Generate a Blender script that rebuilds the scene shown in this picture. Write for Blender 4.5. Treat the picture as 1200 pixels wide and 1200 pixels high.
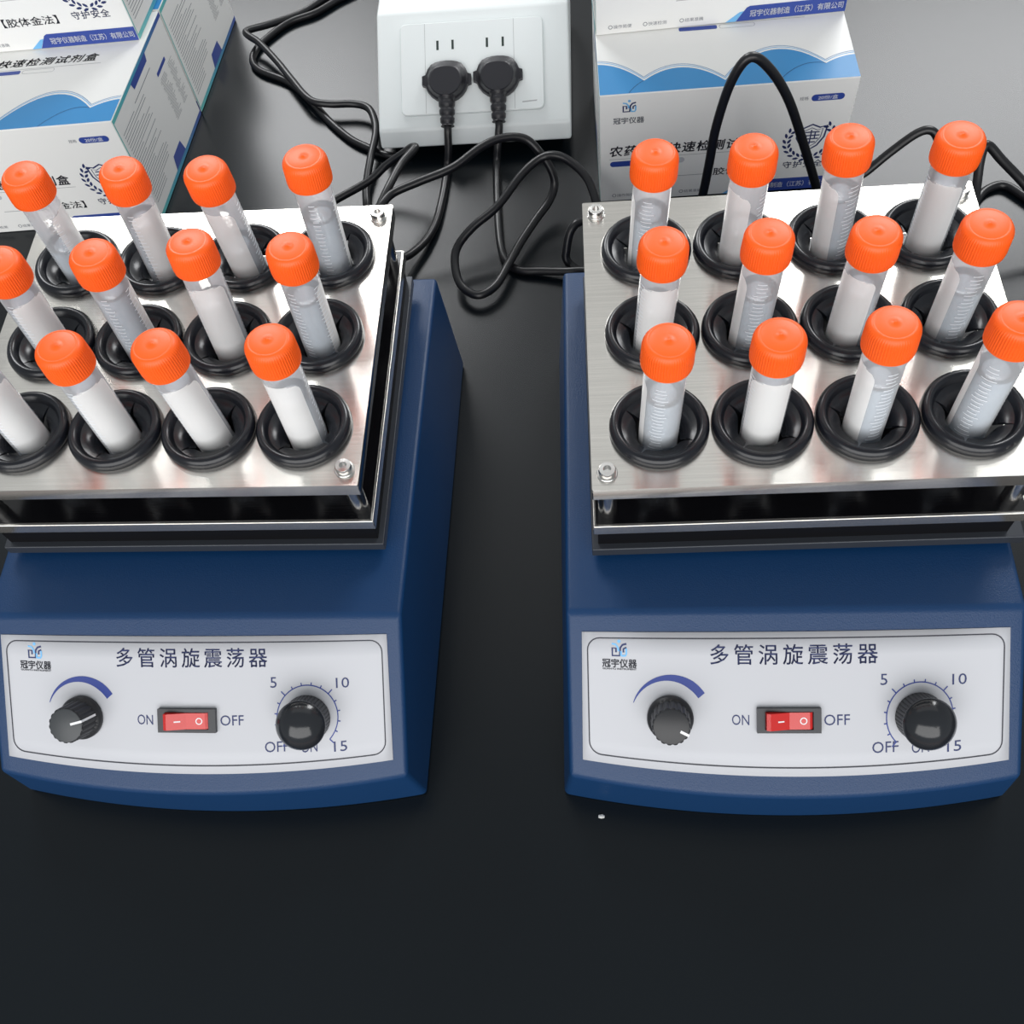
import bpy, bmesh, math, random
from mathutils import Vector, Matrix
from mathutils.geometry import tessellate_polygon

for o in list(bpy.data.objects):
    bpy.data.objects.remove(o)
scn = bpy.context.scene
COL = scn.collection
MM = 0.001
rad = math.radians
random.seed(7)

# ------------------------------------------------------------------ camera
CAM = Vector((28.46, -122.86, 503.92))
def cam_axes(p, r, y):
    p, r, y = rad(p), rad(r), rad(y)
    f = Vector((-math.sin(y)*math.cos(p), math.cos(y)*math.cos(p), -math.sin(p)))
    rt = Vector((math.cos(y), math.sin(y), 0)); up = rt.cross(f)
    return rt*math.cos(r)+up*math.sin(r), -rt*math.sin(r)+up*math.cos(r), f
Rv, Uv, Fv = cam_axes(60.236, -9.874, 9.786)
cd = bpy.data.cameras.new('camera'); co = bpy.data.objects.new('camera', cd); COL.objects.link(co)
co.matrix_world = Matrix(((Rv.x, Uv.x, -Fv.x, CAM.x*MM), (Rv.y, Uv.y, -Fv.y, CAM.y*MM),
                          (Rv.z, Uv.z, -Fv.z, CAM.z*MM), (0, 0, 0, 1)))
cd.sensor_fit = 'HORIZONTAL'; cd.sensor_width = 36; cd.lens = 36*1186.52/1200
cd.clip_start = 0.01; cd.clip_end = 50
scn.camera = co

# ------------------------------------------------------------------ light
w = bpy.data.worlds.new('world'); scn.world = w; w.use_nodes = True
w.node_tree.nodes['Background'].inputs[0].default_value = (0.90, 0.96, 1.0, 1)
w.node_tree.nodes['Background'].inputs[1].default_value = 0.36
def area(name, loc, target, sx, sy, power, col=(1, 1, 1)):
    l = bpy.data.lights.new(name, 'AREA'); l.shape = 'RECTANGLE'; l.size = sx; l.size_y = sy
    l.energy = power; l.color = col
    o = bpy.data.objects.new(name, l); COL.objects.link(o); o.location = loc
    o.rotation_euler = (Vector(target)-Vector(loc)).to_track_quat('-Z', 'Y').to_euler()
    return o
area('window_daylight', (-1.25, 3.0, 2.3), (-1.25, 0.0, 2.3), 1.35, 1.45, 74, (0.98, 0.99, 1.0))
area('window_daylight', (1.5, 3.0, 2.3), (1.5, 0.0, 2.3), 1.6, 1.45, 86, (0.98, 0.99, 1.0))
area('ceiling_lamp', (0.0, 1.75, 2.75), (0.0, 1.75, 0.0), 4.4, 1.5, 9, (1.0, 0.985, 0.96))
area('front_fill_light', (-0.2, -3.2, 1.7), (0.0, 0.3, 0.0), 6.0, 3.0, 185, (1.0, 0.99, 0.98))  # added fill light behind the camera, brightens faces turned to the front
scn.view_settings.view_transform = 'Standard'
scn.view_settings.look = 'None'
scn.view_settings.gamma = 1
scn.view_settings.use_curve_mapping = False
scn.view_settings.exposure = 0.0

# ------------------------------------------------------------------ materials
def nt(name):
    m = bpy.data.materials.new(name); m.use_nodes = True
    return m, m.node_tree.nodes, m.node_tree.links, m.node_tree.nodes['Principled BSDF']
def mat(name, col, rough=0.5, metal=0.0, spec=0.5, bump=0, bscale=800, var=0.0, emit=0, coat=0, stretch=None):
    m, N, L, P = nt(name)
    P.inputs['Base Color'].default_value = (*col, 1)
    P.inputs['Roughness'].default_value = rough
    P.inputs['Metallic'].default_value = metal
    P.inputs['Specular IOR Level'].default_value = spec
    P.inputs['Coat Weight'].default_value = coat
    P.inputs['Coat Roughness'].default_value = 0.1
    if emit:
        P.inputs['Emission Color'].default_value = (*col, 1); P.inputs['Emission Strength'].default_value = emit
    if bump or var:
        tc = N.new('ShaderNodeTexCoord'); mp = N.new('ShaderNodeMapping'); nz = N.new('ShaderNodeTexNoise')
        if stretch: mp.inputs['Scale'].default_value = stretch
        nz.inputs['Scale'].default_value = bscale; nz.inputs['Detail'].default_value = 4
        L.new(tc.outputs['Object'], mp.inputs[0]); L.new(mp.outputs[0], nz.inputs['Vector'])
        if bump:
            b = N.new('ShaderNodeBump'); b.inputs['Strength'].default_value = bump; b.inputs['Distance'].default_value = 0.0004
            L.new(nz.outputs['Fac'], b.inputs['Height']); L.new(b.outputs[0], P.inputs['Normal'])
        if var:
            r = N.new('ShaderNodeValToRGB')
            r.color_ramp.elements[0].color = (*[c*(1-var) for c in col], 1); r.color_ramp.elements[0].position = .3
            r.color_ramp.elements[1].color = (*[min(1, c*(1+var)) for c in col], 1); r.color_ramp.elements[1].position = .7
            L.new(nz.outputs['Fac'], r.inputs[0]); L.new(r.outputs[0], P.inputs['Base Color'])
    return m
def see_through(name, col, fac, rough=0.15, gloss=0.5):
    """thin plastic: part see-through, part milky, with a fresnel gloss"""
    m, N, L, P = nt(name)
    P.inputs['Base Color'].default_value = (*col, 1); P.inputs['Roughness'].default_value = rough
    P.inputs['Specular IOR Level'].default_value = gloss
    tr = N.new('ShaderNodeBsdfTransparent'); mx = N.new('ShaderNodeMixShader')
    fr = N.new('ShaderNodeFresnel'); fr.inputs['IOR'].default_value = 1.45
    ma = N.new('ShaderNodeMath'); ma.operation = 'ADD'; ma.inputs[1].default_value = fac; ma.use_clamp = True
    L.new(fr.outputs[0], ma.inputs[0]); L.new(ma.outputs[0], mx.inputs[0])
    L.new(tr.outputs[0], mx.inputs[1]); L.new(P.outputs[0], mx.inputs[2])
    L.new(mx.outputs[0], N['Material Output'].inputs[0])
    return m

M = {}
M['bench'] = mat('black_phenolic', (0.0022, 0.0046, 0.0070), 0.27, spec=0.38, bump=0.05, bscale=900)
M['blue'] = mat('blue_paint', (0.004, 0.036, 0.115), 0.40, spec=0.42, bump=0.3, bscale=1500)
M['panel'] = mat('white_panel', (0.56, 0.57, 0.605), 0.4, spec=0.3)
M['ink_navy'] = mat('navy_ink', (0.012, 0.025, 0.12), 0.5)
M['ink_blue'] = mat('royal_ink', (0.018, 0.045, 0.27), 0.5)
M['ink_dark'] = mat('dark_ink', (0.014, 0.016, 0.03), 0.5)
M['ink_grey'] = mat('grey_ink', (0.20, 0.21, 0.24), 0.6)
M['ink_pale'] = mat('pale_ink', (0.42, 0.43, 0.44), 0.6)
M['ink_white'] = mat('white_ink', (0.85, 0.86, 0.88), 0.5)
M['ink_sky'] = mat('sky_ink', (0.18, 0.50, 0.85), 0.5)
M['wave'] = mat('wave_blue', (0.035, 0.27, 0.60), 0.4)
M['wave_line'] = mat('wave_line', (0.22, 0.38, 0.60), 0.5)
M['ribbon'] = mat('ribbon_blue', (0.03, 0.068, 0.34), 0.4)
M['knob'] = mat('black_knob', (0.014, 0.015, 0.018), 0.38, bump=0.05)
M['knob_top'] = mat('grey_knob_top', (0.045, 0.05, 0.055), 0.42, bump=0.05)
M['knob_shiny'] = mat('shiny_knob', (0.016, 0.018, 0.022), 0.16)
M['switch'] = mat('switch_frame', (0.02, 0.022, 0.028), 0.35)
M['rocker'] = mat('red_rocker', (0.55, 0.022, 0.02), 0.2, spec=0.6, emit=0.08)
M['rubber'] = mat('black_rubber', (0.007, 0.008, 0.012), 0.26, spec=0.5, bump=0.03, bscale=300)
M['blackplate'] = mat('dark_plate', (0.040, 0.045, 0.055), 0.35, metal=0.3)
M['foam'] = mat('black_block', (0.003, 0.003, 0.004), 0.5, spec=0.2)
M['mat'] = mat('glossy_mat', (0.004, 0.004, 0.005), 0.16, spec=0.5, bump=0.1, bscale=3, stretch=(6, 500, 60))
M['cap'] = mat('orange_cap', (1.0, 0.122, 0.008), 0.42, spec=0.45)
M['tube'] = see_through('clear_tube', (0.96, 0.97, 0.99), 0.27, 0.10, 0.7)
M['liquid'] = see_through('cloudy_liquid', (0.68, 0.77, 0.86), 0.62, 0.1, 0.3)
M['patch'] = see_through('white_patch', (0.97, 0.965, 0.955), 0.70, 0.35, 0.3)
M['men'] = see_through('meniscus', (0.30, 0.36, 0.42), 0.55, 0.1, 0.6)
M['grad'] = mat('white_marks', (0.85, 0.88, 0.92), 0.4)
M['paper'] = mat('white_carton', (0.88, 0.88, 0.86), 0.38, spec=0.4, bump=0.02, bscale=300)
M['socket'] = mat('white_socket', (0.80, 0.84, 0.84), 0.35)
M['socket_in'] = mat('white_socket_plate', (0.82, 0.86, 0.86), 0.25)
M['slot'] = mat('slot_dark', (0.02, 0.035, 0.03), 0.6)
M['plug'] = mat('plug_black', (0.020, 0.020, 0.025), 0.4, bump=0.08, bscale=1200)
M['cord'] = mat('cord_black', (0.008, 0.008, 0.010), 0.33)
M['screw'] = mat('screw_steel', (0.72, 0.71, 0.69), 0.22, metal=1)
M['floor'] = mat('floor', (0.22, 0.17, 0.16), 0.6, var=0.15, bscale=8)
M['wall'] = mat('white_wall', (0.7, 0.7, 0.69), 0.8)
M['crumb'] = mat('crumb', (0.7, 0.7, 0.68), 0.6)
# brushed steel
def steel(name, col, rough):
    m, N, L, P = nt(name)
    P.inputs['Metallic'].default_value = 1
    tc = N.new('ShaderNodeTexCoord'); mp = N.new('ShaderNodeMapping'); mp.inputs['Scale'].default_value = (6, 500, 60)
    nz = N.new('ShaderNodeTexNoise'); nz.inputs['Scale'].default_value = 3; nz.inputs['Detail'].default_value = 5
    L.new(tc.outputs['Object'], mp.inputs[0]); L.new(mp.outputs[0], nz.inputs['Vector'])
    r = N.new('ShaderNodeValToRGB')
    r.color_ramp.elements[0].color = (*[c*.92 for c in col], 1); r.color_ramp.elements[0].position = .3
    r.color_ramp.elements[1].color = (*[min(1, c*1.06) for c in col], 1); r.color_ramp.elements[1].position = .7
    L.new(nz.outputs['Fac'], r.inputs[0]); L.new(r.outputs[0], P.inputs['Base Color'])
    b = N.new('ShaderNodeBump'); b.inputs['Strength'].default_value = 0.07; b.inputs['Distance'].default_value = 0.0002
    L.new(nz.outputs['Fac'], b.inputs['Height']); L.new(b.outputs[0], P.inputs['Normal'])
    P.inputs['Roughness'].default_value = rough
    tg = N.new('ShaderNodeTangent'); tg.direction_type = 'UV_MAP'; tg.uv_map = 'brush'
    P.inputs['Anisotropic'].default_value = 0.93
    L.new(tg.outputs[0], P.inputs['Tangent'])
    return m
def weld(me):
    bm = bmesh.new(); bm.from_mesh(me); bmesh.ops.remove_doubles(bm, verts=bm.verts[:], dist=1e-6); bm.to_mesh(me); bm.free(); return me
def brush_uv(me):
    """uv that runs across the brushing, so highlights stretch front to back"""
    uv = me.uv_layers.new(name='brush')
    for lp in me.loops:
        c = me.vertices[lp.vertex_index].co; uv.data[lp.index].uv = (c.y*5+c.z*5, c.x*5)
    return me
M['steel'] = steel('brushed_steel', (0.77, 0.745, 0.70), 0.21)
# carton edge print: teal near the front corner turning blue further back
def edge_mat():
    m, N, L, P = nt('edge_print')
    tc = N.new('ShaderNodeTexCoord'); sx = N.new('ShaderNodeSeparateXYZ'); mr = N.new('ShaderNodeMapRange')
    mr.inputs['From Min'].default_value = 0.0; mr.inputs['From Max'].default_value = 0.112
    r = N.new('ShaderNodeValToRGB')
    r.color_ramp.elements[0].color = (0.13, 0.55, 0.50, 1)
    r.color_ramp.elements[1].color = (0.03, 0.08, 0.36, 1)
    e = r.color_ramp.elements.new(0.45); e.color = (0.06, 0.36, 0.52, 1)
    L.new(tc.outputs['Object'], sx.inputs[0]); L.new(sx.outputs['Y'], mr.inputs['Value'])
    L.new(mr.outputs[0], r.inputs[0]); L.new(r.outputs[0], P.inputs['Base Color'])
    P.inputs['Roughness'].default_value = 0.4
    return m
M['edge'] = edge_mat()

# ------------------------------------------------------------------ mesh helpers (all in millimetres)
def mesh(name, verts, faces, smooth=False):
    me = bpy.data.meshes.new(name)
    me.from_pydata([tuple(c*MM for c in v) for v in verts], [], faces)
    me.update()
    if smooth:
        for p in me.polygons: p.use_smooth = True
    return me
def link(name, me, material, parent=None, loc=None, rot=None, label=None):
    if material is not None and not me.materials: me.materials.append(material)
    o = bpy.data.objects.new(name, me); COL.objects.link(o)
    if parent is not None: o.parent = parent
    if loc is not None: o.location = Vector(loc)*MM
    if rot is not None: o.rotation_euler = rot
    if label: o['label'] = label
    return o
def tag(o, label, cat, group=None, kind=None):
    o['label'] = label; o['category'] = cat
    if group: o['group'] = group
    if kind: o['kind'] = kind
    return o
def empty(name, loc=(0, 0, 0), rot=(0, 0, 0)):
    o = bpy.data.objects.new(name, None); COL.objects.link(o)
    o.location = Vector(loc)*MM; o.rotation_euler = rot; o.empty_display_size = 0.01
    return o
def bevel(o, width, seg=3, ang=30):
    b = o.modifiers.new('bevel', 'BEVEL'); b.width = width*MM; b.segments = seg
    b.limit_method = 'ANGLE'; b.angle_limit = rad(ang); b.harden_normals = False
    for p in o.data.polygons: p.use_smooth = True
    try:
        e = o.modifiers.new('wn', 'WEIGHTED_NORMAL'); e.keep_sharp = True
    except Exception: pass
    return o
class MB:
    def __init__(s): s.v = []; s.f = []
    def add(s, verts, faces):
        k = len(s.v); s.v += [tuple(v) for v in verts]; s.f += [tuple(i+k for i in f) for f in faces]; return s
    def box(s, x0, x1, y0, y1, z0, z1):
        v = [(x, y, z) for z in (z0, z1) for y in (y0, y1) for x in (x0, x1)]
        return s.add(v, [(0, 2, 3, 1), (4, 5, 7, 6), (0, 1, 5, 4), (2, 6, 7, 3), (0, 4, 6, 2), (1, 3, 7, 5)])
    def lathe(s, prof, n=32, c=(0, 0, 0), rib=None, cap0=False, cap1=False):
        vs = []
        for j, (r, z) in enumerate(prof):
            for i in range(n):
                rr = r + (rib(i, j) if rib else 0); a = 2*math.pi*i/n
                vs.append((c[0]+rr*math.cos(a), c[1]+rr*math.sin(a), c[2]+z))
        fs = [(j*n+i, j*n+(i+1) % n, (j+1)*n+(i+1) % n, (j+1)*n+i) for j in range(len(prof)-1) for i in range(n)]
        if cap0: fs.append(tuple(range(n-1, -1, -1)))
        if cap1: fs.append(tuple((len(prof)-1)*n+i for i in range(n)))
        return s.add(vs, fs)
    def mesh(s, name, smooth=False): return mesh(name, s.v, s.f, smooth)
def autosmooth(me, ang=35):
    bm = bmesh.new(); bm.from_mesh(me)
    for f in bm.faces: f.smooth = True
    for e in bm.edges:
        if len(e.link_faces) == 2 and e.calc_face_angle(0) > rad(ang): e.smooth = False
    bm.to_mesh(me); bm.free(); return me
def smooth_path(P, n=6):
    P = [Vector(p) for p in P]; out = []
    for i in range(len(P)-1):
        a, b, c, d = P[max(i-1, 0)], P[i], P[i+1], P[min(i+2, len(P)-1)]
        for k in range(n):
            t = k/n
            out.append(0.5*((2*b)+(c-a)*t+(2*a-5*b+4*c-d)*t*t+(3*b-a-3*c+d)*t**3))
    out.append(P[-1]); return out
def tube_mesh(name, path, r, n=12):
    mb = MB(); vs = []; up = Vector((0, 0, 1)); prev = None
    for i, p in enumerate(path):
        t = (path[min(i+1, len(path)-1)]-path[max(i-1, 0)]).normalized()
        if prev is None:
            a = t.orthogonal().normalized()
        else:
            a = (prev - t*prev.dot(t)).normalized()
        prev = a; b = t.cross(a)
        rr = r[i] if isinstance(r, list) else r
        for k in range(n):
            q = 2*math.pi*k/n; vs.append(p+a*rr*math.cos(q)+b*rr*math.sin(q))
    m = len(path)
    fs = [(j*n+k, j*n+(k+1) % n, (j+1)*n+(k+1) % n, (j+1)*n+k) for j in range(m-1) for k in range(n)]
    fs += [tuple(range(n-1, -1, -1)), tuple((m-1)*n+k for k in range(n))]
    mb.add(vs, fs); return autosmooth(mb.mesh(name), 50)

# flat print: 2-D shapes mapped onto a surface
class Print:
    def __init__(s): s.v = []; s.f = []
    def add(s, v, f): k = len(s.v); s.v += v; s.f += [tuple(i+k for i in q) for q in f]; return s
    def poly(s, pts):
        t = tessellate_polygon([[Vector((x, y, 0)) for x, y in pts]])
        fs = []
        for a, b, c in t:
            A, B, C = pts[a], pts[b], pts[c]
            fs.append((a, b, c) if (B[0]-A[0])*(C[1]-A[1])-(B[1]-A[1])*(C[0]-A[0]) > 0 else (a, c, b))
        return s.add(list(pts), fs)
    def rect(s, x0, y0, x1, y1, shear=0):
        return s.poly([(x0, y0), (x1, y0), (x1+shear*(y1-y0), y1), (x0+shear*(y1-y0), y1)])
    def pill(s, x0, y0, x1, y1, r=None, n=6):
        r = r if r is not None else (y1-y0)/2
        return s.poly(rrect(x0, y0, x1, y1, r, n))
    def line(s, pts, wd, closed=False):
        n = len(pts); vs = []; 
        for i in range(n):
            a = pts[(i-1) % n] if closed or i > 0 else pts[i]; b = pts[(i+1) % n] if closed or i < n-1 else pts[i]
            dx, dy = b[0]-a[0], b[1]-a[1]; l = math.hypot(dx, dy) or 1; nx, ny = -dy/l, dx/l
            ww = wd[i] if isinstance(wd, list) else wd
            vs += [(pts[i][0]+nx*ww/2, pts[i][1]+ny*ww/2), (pts[i][0]-nx*ww/2, pts[i][1]-ny*ww/2)]
        fs = [(2*i+1, 2*((i+1) % n)+1, 2*((i+1) % n), 2*i) for i in range(n if closed else n-1)]
        return s.add(vs, fs)
    def disc(s, x, y, r, n=14, ry=None):
        return s.poly([(x+r*math.cos(2*math.pi*i/n), y+(ry or r)*math.sin(2*math.pi*i/n)) for i in range(n)])
    def leaf(s, x, y, l, wd, ang):
        c, q = math.cos(ang), math.sin(ang); pts = []
        for a, b in [(-l/2, 0), (-l/6, -wd/2), (l/4, -wd/2.4), (l/2, 0), (l/4, wd/2.4), (-l/6, wd/2)]:
            pts.append((x+a*c-b*q, y+a*q+b*c))
        return s.poly(pts)
    def text(s, string, x, y, width=None, height=None, bold=0, shear=0, space=1.0):
        """centred at x, y; fitted to width and/or height"""
        v, f = glyphs(string, bold, shear, space)
        xs = [p[0] for p in v]; ys = [p[1] for p in v]
        x0, x1, y0, y1 = min(xs), max(xs), min(ys), max(ys)
        sx = width/(x1-x0) if width else None; sy = height/(y1-y0) if height else None
        sx = sx or sy; sy = sy or sx
        for dx, dy in ((0, 0),) if not bold else ((-bold, 0), (bold, 0), (0, bold), (0, -bold)):
            s.add([(x+(p[0]+dx-(x0+x1)/2)*sx, y+(p[1]+dy-(y0+y1)/2)*sy) for p in v], f)
        return s
    def build(s, name, mp, material, parent, label=None):
        me = mesh(name, [mp(x, y) for x, y in s.v], s.f)
        return link(name, me, material, parent, label=label)
def rrect(x0, y0, x1, y1, r, n=6):
    pts = []
    for cx, cy, a0 in ((x1-r, y1-r, 0), (x0+r, y1-r, 90), (x0+r, y0+r, 180), (x1-r, y0+r, 270)):
        for i in range(n+1):
            a = rad(a0+90*i/n); pts.append((cx+r*math.cos(a), cy+r*math.sin(a)))
    return pts
_gc = {}
def glyphs(string, bold=0, shear=0, space=1.0):
    k = (string, shear, space)
    if k in _gc: return _gc[k]
    cu = bpy.data.curves.new('glyphs', 'FONT'); cu.body = string; cu.size = 1; cu.resolution_u = 3
    cu.dimensions = '2D'; cu.fill_mode = 'FRONT'; cu.shear = shear; cu.space_character = space
    o = bpy.data.objects.new('glyphs', cu); COL.objects.link(o)
    dg = bpy.context.evaluated_depsgraph_get(); e = o.evaluated_get(dg); me = e.to_mesh()
    v = [(p.co.x, p.co.y) for p in me.vertices]; f = []
    for p in me.polygons:
        ids = list(p.vertices)
        if p.normal.z < 0: ids.reverse()
        f.append(tuple(ids))
    e.to_mesh_clear(); bpy.data.objects.remove(o); bpy.data.curves.remove(cu)
    _gc[k] = (v, f); return v, f

# ------------------------------------------------------------------ setting
fl = link('floor', MB().box(-2500, 2500, -2500, 3500, -830, -800).mesh('floor'), M['floor']); fl['kind'] = 'structure'
fl['label'] = 'brownish room floor below the bench edge'
wl = MB()
for x0, x1, z0, z1 in ((-3000, 3000, -800, 1560), (-3000, 3000, 3040, 3300), (-3000, -1940, 1560, 3040), (-560, 690, 1560, 3040), (2310, 3000, 1560, 3040)):
    wl.box(x0, x1, 3060, 3160, z0, z1)
wb = link('wall_back', wl.mesh('wall_back'), M['wall']); wb['kind'] = 'structure'; wb['label'] = 'white far wall with two window openings'
for k, (x0, x1) in enumerate(((-1940, -560), (690, 2310))):
    fm = MB(); z0, z1 = 1560, 3040
    for q in ((x0, x0+40, z0, z1), (x1-40, x1, z0, z1), (x0, x1, z0, z0+40), (x0, x1, z1-40, z1)): fm.box(q[0], q[1], 3010, 3100, q[2], q[3])
    wn = link('window_%d' % (k+1), fm.mesh('window_frame'), M['socket']); wn['kind'] = 'structure'; wn['label'] = 'white frame of a window in the far wall'
be = empty('lab_bench', (0, 0, -25), (0, 0, rad(0.87)))
tag(be, 'long matt black laboratory bench carrying both blue shakers', 'bench')
bevel(link('bench_top', MB().box(-1100, 1100, -102.5, 760, 0, 25).mesh('bench_top'), M['bench'], be), 1.0, 2)
for sx in (-1, 1):
    link('leg', MB().box(sx*1000-25, sx*1000+25, -60, -10, -775, 0).mesh('leg'), M['blackplate'], be)
    link('leg', MB().box(sx*1000-25, sx*1000+25, 690, 740, -775, 0).mesh('leg'), M['blackplate'], be)

# ------------------------------------------------------------------ shaker dimensions
S, SY, GOX, GOY = 43.0, 50.13, 1.1, -1.78
W, D, Z1, Z2, Z3 = 185.1, 163.9, 143.5, 111.6, 91.1
HR, HP, HF, YP, DB = 79.0, 82.0, 35.8, 61.84, 268.7
WT, WF, WB, WBF, BOW = 101.7, 100.5, 107.4, 104.5, 10.0
SL = math.hypot(YP, HP-HF)
def pan(x, s, off=0.0):
    t = s/SL
    def P(x, t):
        lip = Vector((x, -BOW*(1-(x/WF)**2), HF)); top = Vector((x, YP, HP)); return lip+(top-lip)*t
    p = P(x, t); n = (P(x+1, t)-p).cross(P(x, t+.01)-p).normalized()
    return p+n*off, n
MACH = {'left': ((-163.8, 1.7), -0.76, (-2.4, 176.3), 0.03), 'right': ((113.2, 0.0), -0.2, (4.1, 172.5), 0.87)}

# --- shared meshes
def housing_mesh():
    N = 28; v = []; 
    for i in range(N+1):
        s = -1+2*i/N; b = -BOW*(1-s*s)
        v += [(s*WBF, b, 0.4), (s*WF, b, HF), (s*WF, YP, HP), (s*WT, DB, HR), (s*WB, DB, 0.4)]
    f = []
    for i in range(N):
        a, c = 5*i, 5*(i+1)
        for k in range(5): f.append((a+k, c+k, c+(k+1) % 5, a+(k+1) % 5))
    f.append((4, 3, 2, 1, 0)[::-1][::-1]); e = 5*N; f.append((e, e+1, e+2, e+3, e+4))
    me = mesh('housing', v, f)
    bm = bmesh.new(); bm.from_mesh(me); bmesh.ops.recalc_face_normals(bm, faces=bm.faces[:]); bm.to_mesh(me); bm.free()
    return me
def panel_mesh():
    n, k = 40, 6; v = []; f = []
    for off in (0.0, 0.5):
        for j in range(k+1):
            for i in range(n+1):
                t = j/k; s = 9.1+(68.3-9.1)*t; hw = 94.2+(93.4-94.2)*t
                v.append(pan((-1+2*i/n)*hw, s, off)[0])
    m = (n+1)*(k+1)
    for j in range(k):
        for i in range(n):
            a = j*(n+1)+i; f.append((m+a, m+a+1, m+a+n+2, m+a+n+1)); f.append((a, a+n+1, a+n+2, a+1))
    rim = [i for i in range(n+1)]+[j*(n+1)+n for j in range(1, k+1)]+[k*(n+1)+i for i in range(n-1, -1, -1)]+[j*(n+1) for j in range(k-1, 0, -1)]
    for a, b in zip(rim, rim[1:]+rim[:1]): f.append((a, b, m+b, m+a))
    return mesh('front_panel', v, f, True)
def top_plate_mesh():
    """steel sheet with twelve round holes and a folded-down rim"""
    mb = MB(); R = 18.3; n = 32; th = 1.6
    xs = [-W/2, -S*2+GOX, -S+GOX, GOX, S+GOX, 2*S+GOX, W/2]
    xs = [-W/2] + [GOX+(k-2)*S for k in range(5)] + [W/2]
    ys = [-D/2] + [GOY+(k-1.5)*SY for k in range(4)] + [D/2]
    for z, flip in ((0, False), (-th, True)):
        for i in range(6):
            for j in range(5):
                x0, x1, y0, y1 = xs[i], xs[i+1], ys[j], ys[j+1]
                if 1 <= i <= 4 and 1 <= j <= 3:
                    cx, cy = (x0+x1)/2, (y0+y1)/2; ring = []; sq = []
                    for k in range(n):
                        a = 2*math.pi*k/n; c, s_ = math.cos(a), math.sin(a)
                        ring.append((cx+R*c, cy+R*s_, z))
                        m = max(abs(c), abs(s_)); sq.append((cx+(x1-x0)/2*c/m, cy+(y1-y0)/2*s_/m, z))
                    fs = [(k, n+k, n+(k+1) % n, (k+1) % n) for k in range(n)]
                    if flip: fs = [t[::-1] for t in fs]
                    mb.add(ring+sq, fs)
                    if not flip:
                        mb.add(ring+[(x, y, -th) for x, y, _ in ring], [(k, (k+1) % n, n+(k+1) % n, n+k) for k in range(n)])
                else:
                    q = [(x0, y0, z), (x1, y0, z), (x1, y1, z), (x0, y1, z)]
                    mb.add(q, [(0, 1, 2, 3) if not flip else (3, 2, 1, 0)])
    rim(mb, W, D, 0, -8.2, 1.6)
    return brush_uv(weld(mb.mesh('top_plate')))
def rim(mb, W, D, z0, z1, th):
    o = [(-W/2, -D/2), (W/2, -D/2), (W/2, D/2), (-W/2, D/2)]
    i = [(-W/2+th, -D/2+th), (W/2-th, -D/2+th), (W/2-th, D/2-th), (-W/2+th, D/2-th)]
    v = [(x, y, z0) for x, y in o]+[(x, y, z1) for x, y in o]+[(x, y, z1) for x, y in i]+[(x, y, z0-th) for x, y in i]
    f = []
    for k in range(4):
        m = (k+1) % 4; f += [(4+k, 4+m, m, k), (8+k, 8+m, 4+m, 4+k), (12+k, 12+m, 8+m, 8+k)]
    mb.add(v, f)
def lower_plate_mesh():
    mb = MB()
    for z, fl_ in ((0, 0), (-1.6, 1)):
        q = [(-W/2, -D/2, z), (W/2, -D/2, z), (W/2, D/2, z), (-W/2, D/2, z)]
        mb.add(q, [(0, 1, 2, 3) if not fl_ else (3, 2, 1, 0)])
    rim(mb, W, D, 0, -7.0, 1.6); return brush_uv(weld(mb.mesh('lower_plate')))
def grommet_mesh():
    prof = [(18.2, -1.7), (18.2, 0.05), (20.9, 0.1), (21.2, 1.2), (21.0, 2.8), (20.2, 4.2), (19.0, 4.9), (17.9, 4.7),
            (17.0, 3.9), (16.5, 2.9), (16.1, 2.2), (15.7, 1.2), (15.4, -1.0), (15.4, -3.6), (16.5, -5.6), (18.4, -6.0), (19.9, -4.6), (20.0, -2.4), (19.2, -1.75), (18.2, -1.7)]
    return autosmooth(MB().lathe(prof, 48).mesh('grommet'), 60)
def flap_mesh():
    rows = [(16.0, 1.6, 44.6), (14.2, 1.0, 43.6), (12.4, -0.1, 42), (10.9, -1.7, 39), (9.8, -4.0, 34), (9.2, -6.5, 25), (9.0, -9.2, 8)]
    n = 8; v = []; f = []
    for dz, dr in ((0, 0), (-1.1, .35)):
        for r, z, h in rows:
            for i in range(n+1):
                a = rad(-h+2*h*i/n); v.append(((r+dr)*math.cos(a), (r+dr)*math.sin(a), z+dz))
    m = len(rows)*(n+1)
    for j in range(len(rows)-1):
        for i in range(n):
            a = j*(n+1)+i; f.append((a, a+n+1, a+n+2, a+1)); f.append((m+a, m+a+1, m+a+n+2, m+a+n+1))
    k = len(rows)-1
    for j in range(k):
        a = j*(n+1); f.append((a, m+a, m+a+n+1, a+n+1)); a += n; f.append((a, a+n+1, m+a+n+1, m+a))
    for i in range(n): f.append((k*(n+1)+i, m+k*(n+1)+i, m+k*(n+1)+i+1, k*(n+1)+i+1))
    me = mesh('flap', v, f)
    bm = bmesh.new(); bm.from_mesh(me); bmesh.ops.recalc_face_normals(bm, faces=bm.faces[:]); bm.to_mesh(me); bm.free()
    return autosmooth(me, 50)
def screw_mesh():
    mb = MB().lathe([(4.4, 0.02), (4.4, 0.6), (4.2, 0.8), (3.7, 0.8), (3.7, 3.0), (3.3, 3.7), (1.7, 3.8), (1.7, 2.2)], 24, cap1=True)
    return autosmooth(mb.mesh('screw'), 30)
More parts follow.
